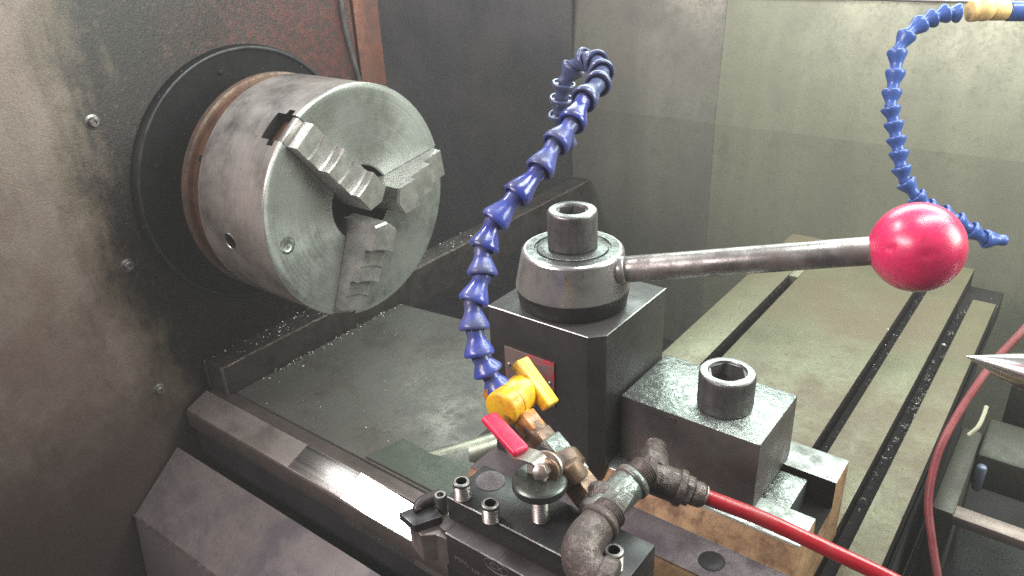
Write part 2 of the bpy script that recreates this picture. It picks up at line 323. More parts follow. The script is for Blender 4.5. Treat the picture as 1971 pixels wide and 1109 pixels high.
def prism(bm, pts, d, mi=0, bev=0):
    """pts: closed polygon of 3-D points; d: extrusion vector"""
    t = B(); d = V(d)
    a = [t.verts.new(V(p)) for p in pts]; b = [t.verts.new(V(p) + d) for p in pts]
    t.faces.new(a[::-1]); t.faces.new(b)
    for i in range(len(a)):
        j = (i + 1) % len(a); t.faces.new((a[i], a[j], b[j], b[i]))
    bmesh.ops.recalc_face_normals(t, faces=t.faces)
    t.normal_update()
    if bev: bmesh.ops.bevel(t, geom=t.edges[:], offset=bev, segments=2, affect='EDGES', profile=.5, clamp_overlap=True)
    return join(bm, t, mi)
def smoothpath(pts, n=10):
    pts = [V(p) for p in pts]; out = []; P = [pts[0] * 2 - pts[1]] + pts + [pts[-1] * 2 - pts[-2]]
    for i in range(1, len(P) - 2):
        for k in range(n):
            t = k / n; a, b, c, d = P[i - 1], P[i], P[i + 1], P[i + 2]
            out.append(.5 * ((2 * b) + (-a + c) * t + (2 * a - 5 * b + 4 * c - d) * t * t + (-a + 3 * b - 3 * c + d) * t ** 3))
    out.append(pts[-1]); return out
def tube(bm, path, r, seg=20, mi=0, caps=True):
    n = len(path); prev = None; rings = []
    for i, p in enumerate(path):
        t = (path[min(i + 1, n - 1)] - path[max(i - 1, 0)]).normalized()
        if prev is None: u = basis(t)[0]
        else: u = (prev - t * prev.dot(t)).normalized()
        prev = u; w = t.cross(u); rr = r(i / (n - 1)) if callable(r) else r
        rings.append([bm.verts.new(p + (u * math.cos(2 * math.pi * k / seg) + w * math.sin(2 * math.pi * k / seg)) * rr) for k in range(seg)])
    for A, Bb in zip(rings, rings[1:]):
        for k in range(seg): f = bm.faces.new((A[k], A[(k + 1) % seg], Bb[(k + 1) % seg], Bb[k])); f.material_index = mi
    if caps: bm.faces.new(rings[0][::-1]); bm.faces.new(rings[-1])
    bmesh.ops.recalc_face_normals(bm, faces=bm.faces)
    return bm
def thread(bm, p0, p1, r, pitch=1.0, depth=.35, seg=24, mi=0):
    L = (V(p1) - V(p0)).length; n = int(L / pitch); prof = []
    for i in range(n): prof += [(i * pitch, r - depth), (i * pitch + pitch * .5, r)]
    prof.append((n * pitch, r - depth))
    return lathe(bm, p0, V(p1) - V(p0), prof, seg, mi=mi)
def socket_head(parent, name, c, r, h, z0, rhex, label=None, pos=None):
    """cap screw with hexagon socket; head as one part, socket recess and rim as sub-parts"""
    x, y = c; bm = B()
    seg = 72
    prof = [(0, r - 1.2), (.6, r - .3), (1.2, r)] + [(h - 1.8, r), (h - .9, r - .3), (h - .3, r - .9), (h, r - 1.8), (h, rhex + .7), (h - .7, rhex + .1), (h - 1.2, rhex)]
    prof = [((s_), (r_ if not (1.3 < s_ < h - 2) else r_)) for s_, r_ in prof]
    kn_ = lambda k: r + (.18 if k % 2 else -.12)
    prof[3:3] = [(2.2, kn_), (h - 4.2, kn_)]
    lathe(bm, (x, y, z0), (0, 0, 1), prof, 108, True, False)
    hd = build(name, bm, M['bolt'], parent, label=label)
    bm = B(); hx = lambda k, R=rhex: R * math.cos(math.pi / 6) / math.cos(((2 * math.pi * k / 72 + math.pi / 6) % (math.pi / 3)) - math.pi / 6)
    lathe(bm, (x, y, z0), (0, 0, 1), [(h - 1.2, rhex + .1), (h - 1.25, hx), (h - 12, hx), (h - 13.5, .3)], 72, False, True)
    build('hex_socket', bm, M['bolt'], hd)
    bm = B(); lathe(bm, (x, y, z0), (0, 0, 1), [(h - .35, r - .75), (h + .04, r - 1.7), (h + .04, rhex + .75), (h - .5, rhex + .3)], 72, False, False)
    build('worn_rim', bm, M['bolt_rim'], hd)
    return hd

# ================================================================== SETTING
bm = B(); box(bm, -900, 1400, -900, 1500, -520, -500)
build('floor', bm, M['floor'], kind='structure')

# headstock ---------------------------------------------------------
hs = thing('headstock', 'stained beige and dark red headstock wall behind the chuck', 'lathe headstock', (-260, -60, -500))
bm = B(); box(bm, -420, -190, -520, 186, -499, 226, 3)
build('cover_panel', bm, M['headstock'], hs)
bm = B(); box(bm, -420, -193, 192, 236, -499, 226, 2)
build('side_strip', bm, M['head_strip'], hs, label='rusty orange strip along the right edge of the headstock')
bm = B(); tube(bm, smoothpath([(-189, 174, 230), (-188, 168, 170), (-188.5, 172, 130), (-188.5, 181, 85), (-189, 186, 40), (-190, 188, -60), (-190, 188, -490)]), 3.2, 8)
build('sealant_seam', bm, M['seam'], hs, label='grey sealant line left of the rusty strip')
bm = B()
lathe(bm, (-189, 0, 0), (1, 0, 0), [(0, 152), (6, 151.2), (8.5, 149), (8.5, 146.4), (6.5, 145.5), (6.0, 88)], 128, True, True)
ring = build('spindle_cover', bm, M['black_ring'], hs, label='flat black round cover plate round the spindle')
bm = B(); lathe(bm, (-189, 0, 0), (1, 0, 0), [(8.4, 149.6), (9.0, 148.6), (9.0, 146.8), (8.4, 146.0)], 128, False, False)
build('cover_rim', bm, M['ring_edge'], ring)
for a in (42, 100, 160, 222, 280, 340):
    bm = B(); ca, sa = 128 * math.cos(math.radians(a)), 128 * math.sin(math.radians(a))
    cyl(bm, (-183, ca, sa), (-181.2, ca, sa), 3.4, .8, 20); build('cover_screw', bm, M['black_ring'], ring)
bm = B(); lathe(bm, (-182, 0, 0), (1, 0, 0), [(0, 92), (26, 92), (28, 90), (44, 90)], 96, True, True)
build('spindle_nose', bm, M['dark_hole'], hs)
for y, z in ((-169.5, 102.7), (-179.1, -209.5), (-175.1, -52.2)):
    bm = B(); lathe(bm, (-191, y, z), (1, 0, 0), [(0, 8), (1.6, 7.6), (2.2, 5.2), (5.5, 5.0), (6.5, 4), (6.5, 2.4), (4.5, 2.2)], 24, False, True)
    build('cover_bolt', bm, M['thread'], hs)

# chuck -------------------------------------------------------------
ck = thing('lathe_chuck', 'large three jaw steel chuck with stepped jaws, mounted on the headstock', 'chuck', (-55, 0, 0))
NS = 720; JA = [128, 8, -112]; HW = 15.5
def ang(k): return 2 * math.pi * k / NS
bm = B()
# body with the jaw slots really cut: built as a radial grid on the face
def inslot(y, z):
    for a in JA:
        c, s = math.cos(math.radians(a)), math.sin(math.radians(a))
        if y * c + z * s > 0 and abs(-y * s + z * c) < HW: return True
    return False
lathe(bm, (0, 0, 0), (1, 0, 0), [(-110, 84), (-110, 123.6), (-108.5, 125)] + [(-104 + 4 * i, 125) for i in range(26)] + [(-1.6, 125), (-.5, 124.5), (0, 123.4)] + [(0, 118 - 6 * i) for i in range(13)] + [(0, 41.5), (-1.5, 40), (-34, 40), (-40, 36), (-60, 36)], 240, True, True)
body = build('chuck_body', bm, [M['chuck_side'], M['chuck_face'], M['dark_hole']], ck, smooth=25)
for p in body.data.polygons:
    c = p.center
    if p.normal.x > .7 and math.hypot(c.y, c.z) * 1000 > 38: p.material_index = 1
    elif math.hypot(c.y, c.z) * 1000 < 41 or c.x < -.02 and p.normal.x > .7: p.material_index = 2
# cut T slots for the jaws, the pinion socket and the bore with booleans, then keep the result as mesh
def cutter(bm, name='cutter'):
    bmesh.ops.recalc_face_normals(bm, faces=bm.faces)
    o = build(name, bm, M['dark_hole']); return o
def boolean(o, cut):
    md = o.modifiers.new('b', 'BOOLEAN'); md.operation = 'DIFFERENCE'; md.object = cut; md.solver = 'EXACT'; md.material_mode = 'TRANSFER'
    bpy.context.view_layer.update()
    dg = bpy.context.evaluated_depsgraph_get(); me = bpy.data.meshes.new_from_object(o.evaluated_get(dg))
    o.modifiers.remove(md); old = o.data; o.data = me; bpy.data.objects.remove(cut)
    me.set_sharp_from_angle(angle=math.radians(25))
def rad(x, r, t, a):
    """point at axial x, radial distance r along jaw angle a, sideways t"""
    c, s = math.cos(math.radians(a)), math.sin(math.radians(a)); return V(x, r * c - t * s, r * s + t * c)
for a in JA:
    prof = [(3, -HW), (3, HW), (-9, HW), (-9, HW + 6), (-18, HW + 6), (-18, HW), (-30, HW), (-30, -HW), (-18, -HW), (-18, -HW - 6), (-9, -HW - 6), (-9, -HW)]
    bm = B(); prism(bm, [rad(x, 18, t, a) for x, t in prof], rad(0, 125, 0, a))
    boolean(body, cutter(bm))
def poke(c, n, r, depth):
    bm = B(); c = V(c); n = V(n).normalized(); lathe(bm, c - n * depth, n, [(0, r), (depth + 12, r)], 32); boolean(body, cutter(bm))
kn = V(0, -124.1, -14.8)
poke((-63.7, -124.1, -14.8), kn, 9.5, 22)
poke((0, -102, -13.2), (1, 0, 0), 9.0, 1.2)
bm = B(); u = kn.normalized(); c = V(-63.7, -124.1, -14.8)
sq = lambda k, R=5.6: R / max(abs(math.cos(2 * math.pi * k / 48)), abs(math.sin(2 * math.pi * k / 48)))
lathe(bm, c - u * 9, u, [(0, 2), (.1, sq), (7, sq), (7.6, 9.3)], 48, True, False)
bm2 = B(); bmesh.ops.reverse_faces(bm, faces=bm.faces)
build('key_socket', bm, M['hub_dark'], ck, label='square key socket in the side of the chuck')
bm = B(); lathe(bm, c - u * .9, u, [(0, 9.9), (.9, 9.7), (1.1, 9.0), (.4, 8.2)], 48, False, False)
build('socket_rim', bm, M['edge_steel'], ck)
bm = B(); lathe(bm, (-1.2, -102, -13.2), (1, 0, 0), [(.0, 8.7), (.9, 8.5), (1.0, 6.5), (.6, 6.0), (.6, .1)], 36, True, True)
build('face_plug', bm, M['chuck_face'], ck)
bm = B(); lathe(bm, (0, 0, 0), (1, 0, 0), [(-140, 100), (-140, 123.5), (-139, 125), (-132, 125), (-130.5, 122.5), (-129, 118), (-112, 118), (-109.5, 122)], 160, True, False)
for f in bm.faces:
    xs = f.calc_center_median().x
    f.material_index = 1 if xs > -131 else 0
fl = build('back_flange', bm, [M['rust_ring'], M['copper_groove']], ck, label='rusty brown flange behind the steel chuck')
bm = B(); cyl(bm, (-121, -103.2, 57.2), (-121, -103.6, 57.6), 3.6, .05, 20)
bm.free(); bm = B(); nn = V(0, -.872, .489); cyl(bm, V(-121, 0, 0) + nn * 114, V(-121, 0, 0) + nn * 118.4, 3.6, .1, 20)
build('flange_hole', bm, M['dark_hole'], fl)
# jaws
def jaw(a, label):
    prof = [(13, -9), (13, 39), (15, 41.5), (42.5, 41.5), (43.5, 40.5), (43.5, 32.5), (45.5, 31), (62, 31), (62, 29), (79, 29), (80, 28), (80, 18.5), (82, 17), (97, 17), (97, 15), (115, 15), (116, 14), (116, -9)]
    t = B(); n = len(prof); cols = []
    # steps are curved: concave risers, so sweep the side outline across the width
    TT = [-15, -11, -6, 0, 6, 11, 15]
    for tt in TT:
        row = []
        for (r, x) in prof:
            bow = 0
            if x > 10 and 30 < r < 110: bow = 1.8 * (tt / 15) ** 2
            if r < 30: bow = 6.0 * (abs(tt) / 15)
            row.append(t.verts.new(rad(x, r + bow, tt, a)))
        cols.append(row)
    for A, Bb in zip(cols, cols[1:]):
        for i in range(n): t.faces.new((A[i], A[(i + 1) % n], Bb[(i + 1) % n], Bb[i]))
    t.faces.new(cols[0]); t.faces.new(cols[-1][::-1])
    bmesh.ops.recalc_face_normals(t, faces=t.faces)
    for f in t.faces: f.normal_update()
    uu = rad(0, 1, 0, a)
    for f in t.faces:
        if f.normal.dot(uu) > .75 and f.calc_center_median().x > 14 and f.calc_center_median().length > 40: f.material_index = 1  # ground risers in brighter steel, with lamp reflections put into the colour
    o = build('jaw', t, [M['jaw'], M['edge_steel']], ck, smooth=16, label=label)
    t = B(); prism(t, [rad(x, 24, q, a) for x, q in [(-8.8, -14.8), (-8.8, 14.8), (-.6, 14.8), (-.6, -14.8)]], rad(0, 98, 0, a), bev=.4)
    build('jaw_neck', t, M['chuck_side'], o)
    # clamp base in the slot, seen on the rim as a T with a notch
    t = B(); W = HW - 1
    prism(t, [rad(x, 30, q, a) for x, q in [(-10, -W), (-10, -W - 5), (-17, -W - 5), (-17, -W), (-28, -W + 2), (-28, W - 2), (-17, W), (-17, W + 5), (-10, W + 5), (-10, W)]], rad(0, 84, 0, a), bev=.4)
    build('jaw_base', t, M['copper_groove'], o)  # brown colour stands in for light on the slot end
    return o
jaw(JA[0], 'upper left stepped jaw'); jaw(JA[1], 'right hand stepped jaw'); jaw(JA[2], 'lower stepped jaw with a light side face')

# splash guard ------------------------------------------------------
sg = thing('splash_guard', 'tall dull metal splash guard sheets behind the lathe', 'splash guard', (200, 706, -500))
GY = 703
bm = B(); box(bm, -760, -197, GY, GY + 6, -499, 330, .8); build('sheet', bm, M['guard_shaded'], sg, label='dark left sheet')
bm = B(); prism(bm, [(-195.5, y, z) for y, z in [(GY - 1.5, -499), (GY - 1.5, -62), (GY + 28, 330), (GY + 34, 330), (GY + 6, -62), (GY + 6, -499)]], (285.5, 0, 0), bev=.4); build('sheet', bm, M['guard_mid'], sg, label='brownish middle sheet')  # bend shaped so the upper part reads brighter, for a soft light edge
bm = B(); prism(bm, [(90.3, y, z) for y, z in [(GY - .8, -499), (GY - .8, -62), (GY + 14, 137), (GY + 20, 137), (GY + 7, -62), (GY + 7, -499)]], (1400, 0, 0), bev=.4); build('sheet', bm, M['guard_lit'], sg, label='pale greenish right sheet')  # same bend, upper part leaned back to catch more lamp
bm = B(); box(bm, 90.5, 1490, GY + 10, GY + 24, 137.5, 141, .6); build('top_lip', bm, M['edge_steel'], sg)

# ledge bar ---------------------------------------------------------
lb = thing('ledge_bar', 'sooty brown square bar running under the chuck along the headstock', 'bar', (-172, -60, -236))
bm = B(); box(bm, -189, -152, -119, 700, -262, -199, 3, 3); build('bar_body', bm, M['bar'], lb)
bm = B(); box(bm, -154.6, -151.3, -119.8, -116, -240, -197.6, 1.4)
build('worn_edge', bm, M['bar_edge'], lb)
bm = B(); box(bm, -189, -186, -120, -117, -236, -199, 1.2); build('worn_edge', bm, M['bar_edge'], lb)
bm = B(); tube(bm, [V(-153, -116 + i * 8, -200.4 + random.uniform(-.5, .5)) for i in range(102)], lambda t: 1.7, 8)
build('dusty_edge', bm, M['bar_edge'], lb)

# bed ---------------------------------------------------------------
bd = thing('lathe_bed', 'grey lathe bed with a flat plate and a bright scratched front way', 'lathe bed', (0, -60, -500))
bm = B(); prism(bm, [(-151, -108, -238), (340, -108, -238), (340, -30, -238), (172, -50, -238), (150, -26, -238), (150, 176, -238), (60, 196, -238), (-150, 172, -238)], (0, 0, -26), bev=1)
build('bed_plate', bm, M['tray'], bd)
cp = smoothpath([(126, -66, -252.5), (140, -43, -252.5), (158, -11, -252.5), (178, 28, -252.5)], 6)
bm = B(); tube(bm, cp, 16, 32); build('rolled_edge', bm, mat('polished steel edge', (.34, .33, .27), .40, .8, .2, 30, 500, .1, .1), bd, label='bright rounded edge near the tool post')
bm = B(); prism(bm, [(76, -106, -236.6), (88, -62, -236.6), (132, -64, -236.6), (178, -50, -236.6), (230, -60, -236.6), (230, -106, -236.6)], (0, 0, 1.6)); build('green_patch', bm, M['green_plate'], bd, label='dark green oily cover beside the front way')
def slab(x0, x1, up, y0=-156.8, y1=-127, z0=-247.5, z1=-236):
    t = B(); prism(t, [(x0, y0, z0 + up), (x0, y1, z1 + up), (x0, y1, -262), (x0, y0, -262)], (x1 - x0, 0, 0), bev=1.2 if up == 0 else .2); return t
build('front_way', slab(-184, 92, 0), [M['way']], bd)
build('scratched_way', slab(8, 92, .5, -156.0, -128, -247.2, -236.4), M['way_scratch'], bd, label='finely scratched stretch of the front way')
def worn(z0, z1, x0, x1, dz0, dz1):  # block with a sloping top; the slope serves the lamp glint
    t = B(); a = [(x0, -156.8, z0 + dz0), (x0, -127, z1 + dz0), (x0, -127, -280), (x0, -156.8, -280)]; b = [(x1, -156.8, z0 + dz1), (x1, -127, z1 + dz1), (x1, -127, -280), (x1, -156.8, -280)]
    va = [t.verts.new(p) for p in a]; vb = [t.verts.new(p) for p in b]; t.faces.new(va[::-1]); t.faces.new(vb)
    for q in range(4): t.faces.new((va[q], va[(q + 1) % 4], vb[(q + 1) % 4], vb[q]))
    bmesh.ops.recalc_face_normals(t, faces=t.faces); return t
build('polished_way', worn(-247.2, -235.8, 92.1, 190, 0, -6.85), M['way_polish'], bd, label='bright polished end of the front way, sloped to catch the lamp glint')  # end slope and near-white base shaped to give the bright glint
build('way_end', worn(-247.2, -235.8, 190.1, 420, -6.85, -6.85), M['way'], bd)
bm = B(); box(bm, -184, 420, -126, -109, -262, -238.5, 2.5); build('way_shoulder', bm, M['way_dark'], bd)
bm = B(); box(bm, -184, 420, -158.2, -157.0, -270, -249.4, .3); build('way_side', bm, M['way_side'], bd, label='brown rust flecked side of the front way')
bm = B(); box(bm, -186, 420, -150, -20, -499, -264); build('bed_web', bm, M['casting_dark'], bd)
lc = thing('bed_cover', 'oiled grey sloping cover at the lower left below the front way', 'machine base', (100, -200, -500))
bm = B(); prism(bm, [(-188, -178, -290), (-188, -248, -346), (-188, -262, -499), (-188, -178, -499)], (760, 0, 0), bev=2.5)
build('casting_body', bm, M['casting'], lc)
bm = B(); tube(bm, [V(-188 + i * 20, -248.4, -345.6 + random.uniform(-.3, .3)) for i in range(38)], 1.3, 8); build('worn_corner', bm, M['bar_edge'], lc)
bm = B(); box(bm, -190, -182, -246, -180, -499, -290, 1); bm.free()

# table with slots --------------------------------------------------
tb = thing('slotted_table', 'olive stained machine table with three dark slots behind the tool post', 'machine table', (450, 150, -160))
# slots cut as real gaps: strips between them
def strip(x0, x1, y0, y1, name='table_strip'):
    bm = B(); box(bm, x0, x1, y0, y1, -150, -120, .9); o = build(name, bm, [M['table'], M['slot']], tb)
    for p in o.data.polygons:
        if abs(p.normal.x) > .75: p.material_index = 1
    return o
strip(321, 361, -200, 440); strip(372, 488.5, -200, 440); strip(500, 532, -200, 440); strip(544, 566, -200, 357); strip(361, 372, 313, 440)
bm = B(); box(bm, 322, 566, -200, 436, -170, -140, .5); build('slot_floor', bm, M['slot'], tb)
bm = B(); box(bm, 330, 560, -190, 420, -320, -171, 2); build('table_base', bm, M['casting_dark'], tb)

# machine parts at lower right --------------------------------------
rb = thing('rear_frame', 'olive brown frame with openings at the lower right behind the table', 'machine frame', (620, 180, -500))
bm = B(); box(bm, 571, 590, 96, 235, -320, -200, 4); build('side_beam', bm, M['beam'], rb)
bm = B(); box(bm, 590.5, 900, 192, 262, -236, -198, 4); build('cross_beam', bm, M['beam'], rb)
bm = B(); box(bm, 588, 900, 96, 113, -212, -202, 2); build('front_rail', bm, M['pinkbar'], rb, label='worn tan rail')
bm = B(); cyl(bm, (597, 190, -236), (597, 188, -206), 4.5, 2.5, 16); build('end_cap', bm, M['blue_light'], rb, label='pale blue grey rounded peg')
bm = B(); box(bm, 560, 900, 70, 330, -499, -322, 3); build('frame_floor', bm, M['floor'], rb)
bm = B(); box(bm, 640, 660, 262.5, 300, -230, -150, 3); box(bm, 600, 625, 290, 320, -230, -170, 3); build('rear_lug', bm, M['beam'], rb)
bm = B(); tube(bm, smoothpath([(592.5, 76.3, -77.4), (592.4, 70.2, -82.4), (591.1, 62.3, -88.8), (586.9, 57.7, -95.3)]), 1.5, 8)
build('cable_tie', bm, M['cream'], label='small curled cream plastic tie below the tailstock centre', cat='cable tie')

# compound slide ----------------------------------------------------
cs = thing('compound_slide', 'machined slide with tan stained flanks carrying the tool post and clamp block', 'compound slide', (430, -140, -120))
bm = B()
prism(bm, [(319, y, z) for y, z in [(-76, -55), (-76, -118), (-206, -118), (-206, -71), (-177, -71), (-168, -56.0), (-165, -55), (-141, -55), (-141, -76), (-103, -76), (-103, -55)]], (214.5, 0, 0), bev=.7)
sb = build('slide_body', bm, [M['slide'], M['slide_top'], M['tan'], M['slot']], cs, smooth=30)
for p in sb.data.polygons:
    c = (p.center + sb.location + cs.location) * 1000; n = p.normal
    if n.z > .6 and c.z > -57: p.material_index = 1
    elif n.x > .6: p.material_index = 2
    elif n.y < -.4 and n.z > .2 and -71.5 < c.z < -56 and c.y < -150: p.material_index = 2
    elif n.z > .6 and c.z < -73 and c.y > -150: p.material_index = 3
    elif abs(n.y) > .6 and -141.5 < c.y < -102 and c.z > -76: p.material_index = 3
bm = B(); box(bm, 495, 517, -138, -106, -75, -58, .8); build('slot_nut', bm, M['wet_top'], cs, label='wet bright nut in the slot beside the block')
bm = B(); prism(bm, [(319.5, y, z) for y, z in [(-206.5, -71.6), (-215, -84), (-215, -125), (-206.5, -125)]], (213.5, 0, 0)); build('lower_flank', bm, M['tan'], cs, label='tan stained lower flank')
def flat_screw(c, r, par, m, nm='countersunk_screw'):
    bm = B(); lathe(bm, c, (0, 0, 1), [(0, r + 1.4), (.25, r + 1.2), (.3, r * .9), (.7, r * .7), (.8, r * .45)], 32, False, True)
    return build(nm, bm, m, par)
flat_screw((491.8, -191.8, -70.9), 6.5, cs, M['dark_hole'])
bm = B(); p = V((477.6, -202.2, -80.0)); cyl(bm, p + V(0, 0, -8), p + V(0, 0, 2), 6, 1.2, 24); build('bolt_head', bm, M['nickel'], cs, label='small bright bolt head')

# clamp block -------------------------------------------------------
cb = thing('clamp_block', 'rectangular steel clamp block with a large socket screw beside the tool post', 'clamp block', (454, -124, -55))
bm = B(); box(bm, 408.5, 500.5, -156, -94, -54.5, -6.4, 1.1)
blk = build('block_body', bm, [M['block'], M['wet_top']], cb)
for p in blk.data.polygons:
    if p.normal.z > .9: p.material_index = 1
socket_head(cb, 'socket_screw', (467, -129), 17, 24.5, -6.2, 11.2)
bm = B(); p = V((445.2, -156.3, -10.8)); lathe(bm, p, (0, -1, 0), [(0, 2.6), (.5, 2.2), (.3, 1.2), (0, .2)], 16, False, True); build('dowel_mark', bm, M['slide'], cb)

# tool post ---------------------------------------------------------
tp = thing('tool_post', 'black square tool post with round hub and long red balled handle', 'tool post', (364, -140, -79))
bm = B(); prism(bm, [(322, -180, -70.8), (399, -180, -70.8), (407, -172, -70.8), (407, -96, -70.8), (322, -96, -70.8)], (0, 0, 115.8), bev=.8)
pb = build('post_body', bm, M['post'], tp, smooth=30)
bm = B()
E = [(322, -180), (399, -180), (407, -172), (407, -96)]
for (x0, y0), (x1, y1) in zip(E, E[1:]):
    n = max(2, int(math.hypot(x1 - x0, y1 - y0) / 3)); tube(bm, [V(x0 + (x1 - x0) * i / n, y0 + (y1 - y0) * i / n, 44.55) for i in range(n + 1)], lambda t: .45, 6)
build('worn_edge', bm, M['edge_steel'], pb)
hub0 = (363.7, -142.5, 45)
bm = B(); lathe(bm, hub0, (0, 0, 1), [(0, 33.5), (.6, 34.8), (1.5, 35.3), (11.6, 36.9)], 96, True, False); hb0 = build('hub_base', bm, M['hub_dark'], tp)
bm = B(); lathe(bm, hub0, (0, 0, 1), [(11.6, 36.6), (11.7, 37.0), (12.4, 37.2), (35.2, 32.6), (36.2, 32.0), (36.9, 31), (37.0, 29.6)], 96, False, False); hub = build('hub', bm, M['hub'], tp, smooth=14)
bm = B(); lathe(bm, hub0, (0, 0, 1), [(36.0, 23), (37.4, 22.8), (37.9, 22), (37.9, 15)], 80, False, True); build('washer', bm, M['oily_top'], tp)
bm = B(); lathe(bm, hub0, (0, 0, 1), [(37.0, 29.8), (37.15, 24.5), (36.2, 24.2), (36.2, 20)], 96, False, False); build('hub_top', bm, M['oily_top'], hub)
socket_head(tp, 'socket_screw', (363.7, -142.5), 15.6, 25, 82.6, 9.3)
ballc = V((548.8, -84.2, 102.0)); rs = V((389.4, -138.7, 70.1)); ax = (ballc - rs).normalized()
bm = B(); cyl(bm, rs, ballc - ax * 10, 8.3, .6, 40, r1=8.0); build('handle_rod', bm, M['rod'], tp)
bm = B(); cyl(bm, V((397.0, -138.4, 72.2)) - ax * 2, V((397.0, -138.4, 72.2)) + ax * 3, 8.9, .8, 40); build('rod_collar', bm, M['hub'], tp)
bm = B(); R = 24.4; pr = [(-R * .955, 8.0), (-R * .955, 8.6)]
for k in range(1, 30):
    th = math.radians(17 + k * 5.3); 
    if th < math.radians(168): pr.append((-R * math.cos(th), R * math.sin(th)))
pr += [(R * .97, 5.0), (R * .86, 4.2), (R * .80, .3)]
lathe(bm, ballc, ax, pr, 96, True, True)
for v in bm.verts:
    d = v.co - ballc; dn = d.normalized()
    for q, w, dp in (((.35, -.90, .22), .16, 1.3), ((-.35, -.85, .2), .10, 1.6), ((.93, .1, -.1), .10, .9)):
        g = (dn - V(q).normalized()).length
        if g < w: v.co -= dn * dp * (1 - g / w)
build('ball_knob', bm, M['ball'], tp, smooth=50, label='chipped glossy red ball')
bm = B(); prism(bm, [(335, -180.2, 19), (374.6, -180.2, 18.6), (374.4, -180.2, -14.5), (335, -180.2, -14.5)], (0, -1.1, 0), bev=.2)
npl = build('name_plate', bm, M['plate'], tp, label='worn silver and red nameplate')
for c in ((338.5, -181.2, 6), (371.2, -181.2, 3)):
    bm = B(); lathe(bm, c, (0, -1, 0), [(0, 1.7), (.5, 1.6), (1.1, .9), (1.2, .1)], 16, False, True); build('rivet', bm, M['nickel'], npl)

# tool holder -------------------------------------------------------
th_ = thing('tool_holder', 'black oxide tool holder with set screws and a knurled height nut', 'tool holder', (445, -292, -40))
bm = B(); box(bm, 396, 497, -307.3, -277, -1.5, 13, .7, mi=0); box(bm, 397, 497, -290, -277, -40, -1.4, .7); box(bm, 397, 497, -313, -277, -42, -25.6, .7)
hb = build('holder_body', bm, M['holder'], th_, smooth=30)
bm = B(); tube(bm, [V(396.6 + i * 4.15, -307.0, 12.7) for i in range(25)], .42, 6); build('worn_edge', bm, M['edge_steel'], hb)
bm = B(); p = V((406.9, -285.6, 13.0)); lathe(bm, p, (0, 0, 1), [(-1, 7.9), (.2, 7.8), (.35, 7.5)], 40, False, True); build('round_boss', bm, M['slide'], th_, smooth=8)
def set_screw(c, r, h, src=None):
    if src:
        o = src.copy(); COL.objects.link(o); o.parent = th_; o.location = (V(c) - ORG[th_]) * S
        for ch in src.children:
            d = ch.copy(); COL.objects.link(d); d.parent = o
        return o
    bm = B(); n = int(h / 1.6); prof = []
    for i in range(n): prof += [(i * 1.6, r - .75), (i * 1.6 + .8, r)]
    prof += [(h, r - .2), (h + .4, r - .9), (h + .4, r * .62), (h - 6, r * .58), (h - 6, .1)]
    lathe(bm, c, (0, 0, 1), prof, 30, True, True)
    o = build('set_screw', bm, M['thread'], th_, org=c, smooth=25)
    bm = B(); lathe(bm, c, (0, 0, 1), [(h - .6, r * .615), (h - 5.5, r * .575), (h - 5.5, .1)], 6, False, True); build('hex_socket', bm, M['dark_hole'], o)
    return o
s0 = set_screw((403.2, -303.0, 13.0), 4.5, 10)
set_screw((424.9, -307.2, 13.0), 4.5, 10, s0)
set_screw((488.2, -299.7, 13.0), 4.5, 10, s0)
sc_ = V((444.4, -293.6, 13.0))
bm = B(); thread(bm, sc_, sc_ + V(0, 0, 24), 4.3, 1.5, .6); build('height_screw', bm, M['thread'], th_)
bm = B(); kr = lambda k: 12.9 + (.08 if k % 2 else -.04)
lathe(bm, sc_ + V(0, 0, 19), (0, 0, 1), [(0, 11.2), (1.0, 12.6), (1.4, kr), (5.0, kr), (5.8, 12.1)], 120, True, True); build('knurled_nut', bm, M['knurl'], th_, smooth=25)

# turning tool ------------------------------------------------------
tt = thing('turning_tool', 'turning tool with clamped insert held in the black tool holder', 'turning tool', (450, -305, -25))
bm = B(); box(bm, 402, 500, -316.5, -292, -24.6, -.6, .5); sh = build('shank', bm, M['shank'], tt)
bm = B(); tube(bm, [V(402 + i * 4, -316.3, -.85) for i in range(25)], .40, 6); build('worn_edge', bm, M['edge_steel'], sh)
bm = B(); prism(bm, [(377.5, -318.0, -4.6), (390, -322, -4.6), (396, -317, -4.6), (404, -316.3, -4.6), (404, -293, -4.6), (392, -292, -4.6), (379, -305, -4.6)], (0, 0, -17.5), bev=.5)
build('tool_head', bm, M['head'], tt)
bm = B(); prism(bm, [(396, -314.5, -6), (404, -316.0, -6), (404, -293, -6), (392, -293, -6)], (0, 0, 5.2), bev=.5); build('head_shoulder', bm, M['shank'], tt)
bm = B(); prism(bm, [(373.2, -320.2, -4.4), (386.5, -322.4, -4.4), (393.5, -309, -4.4), (380.5, -304, -4.4)], (0, 0, 4.6), bev=.5); build('insert', bm, M['insert'], tt, label='dark four sided carbide insert at the tip')
bm = B()
cl = [V((381.5, -313.8, 0.8)), V((380.0, -312.9, 1.8)), V((379.9, -309.6, 2.4)), V((381.5, -305.1, 2.4)), V((384.2, -300.8, 2.0))]
pp = smoothpath(cl, 5)
tube(bm, pp, lambda t: 2.2 + 2.0 * t, 16); build('insert_clamp', bm, M['shank'], tt)
csx = V((387.1, -302.9, 5.0)); bm = B(); lathe(bm, (csx.x, csx.y, -6), (0, 0, 1), [(0, 3.4), (12, 3.4), (12.8, 2.9), (12.8, 1.9), (9, 1.8), (9, .1)], 28, True, True); build('clamp_screw', bm, M['thread'], tt)
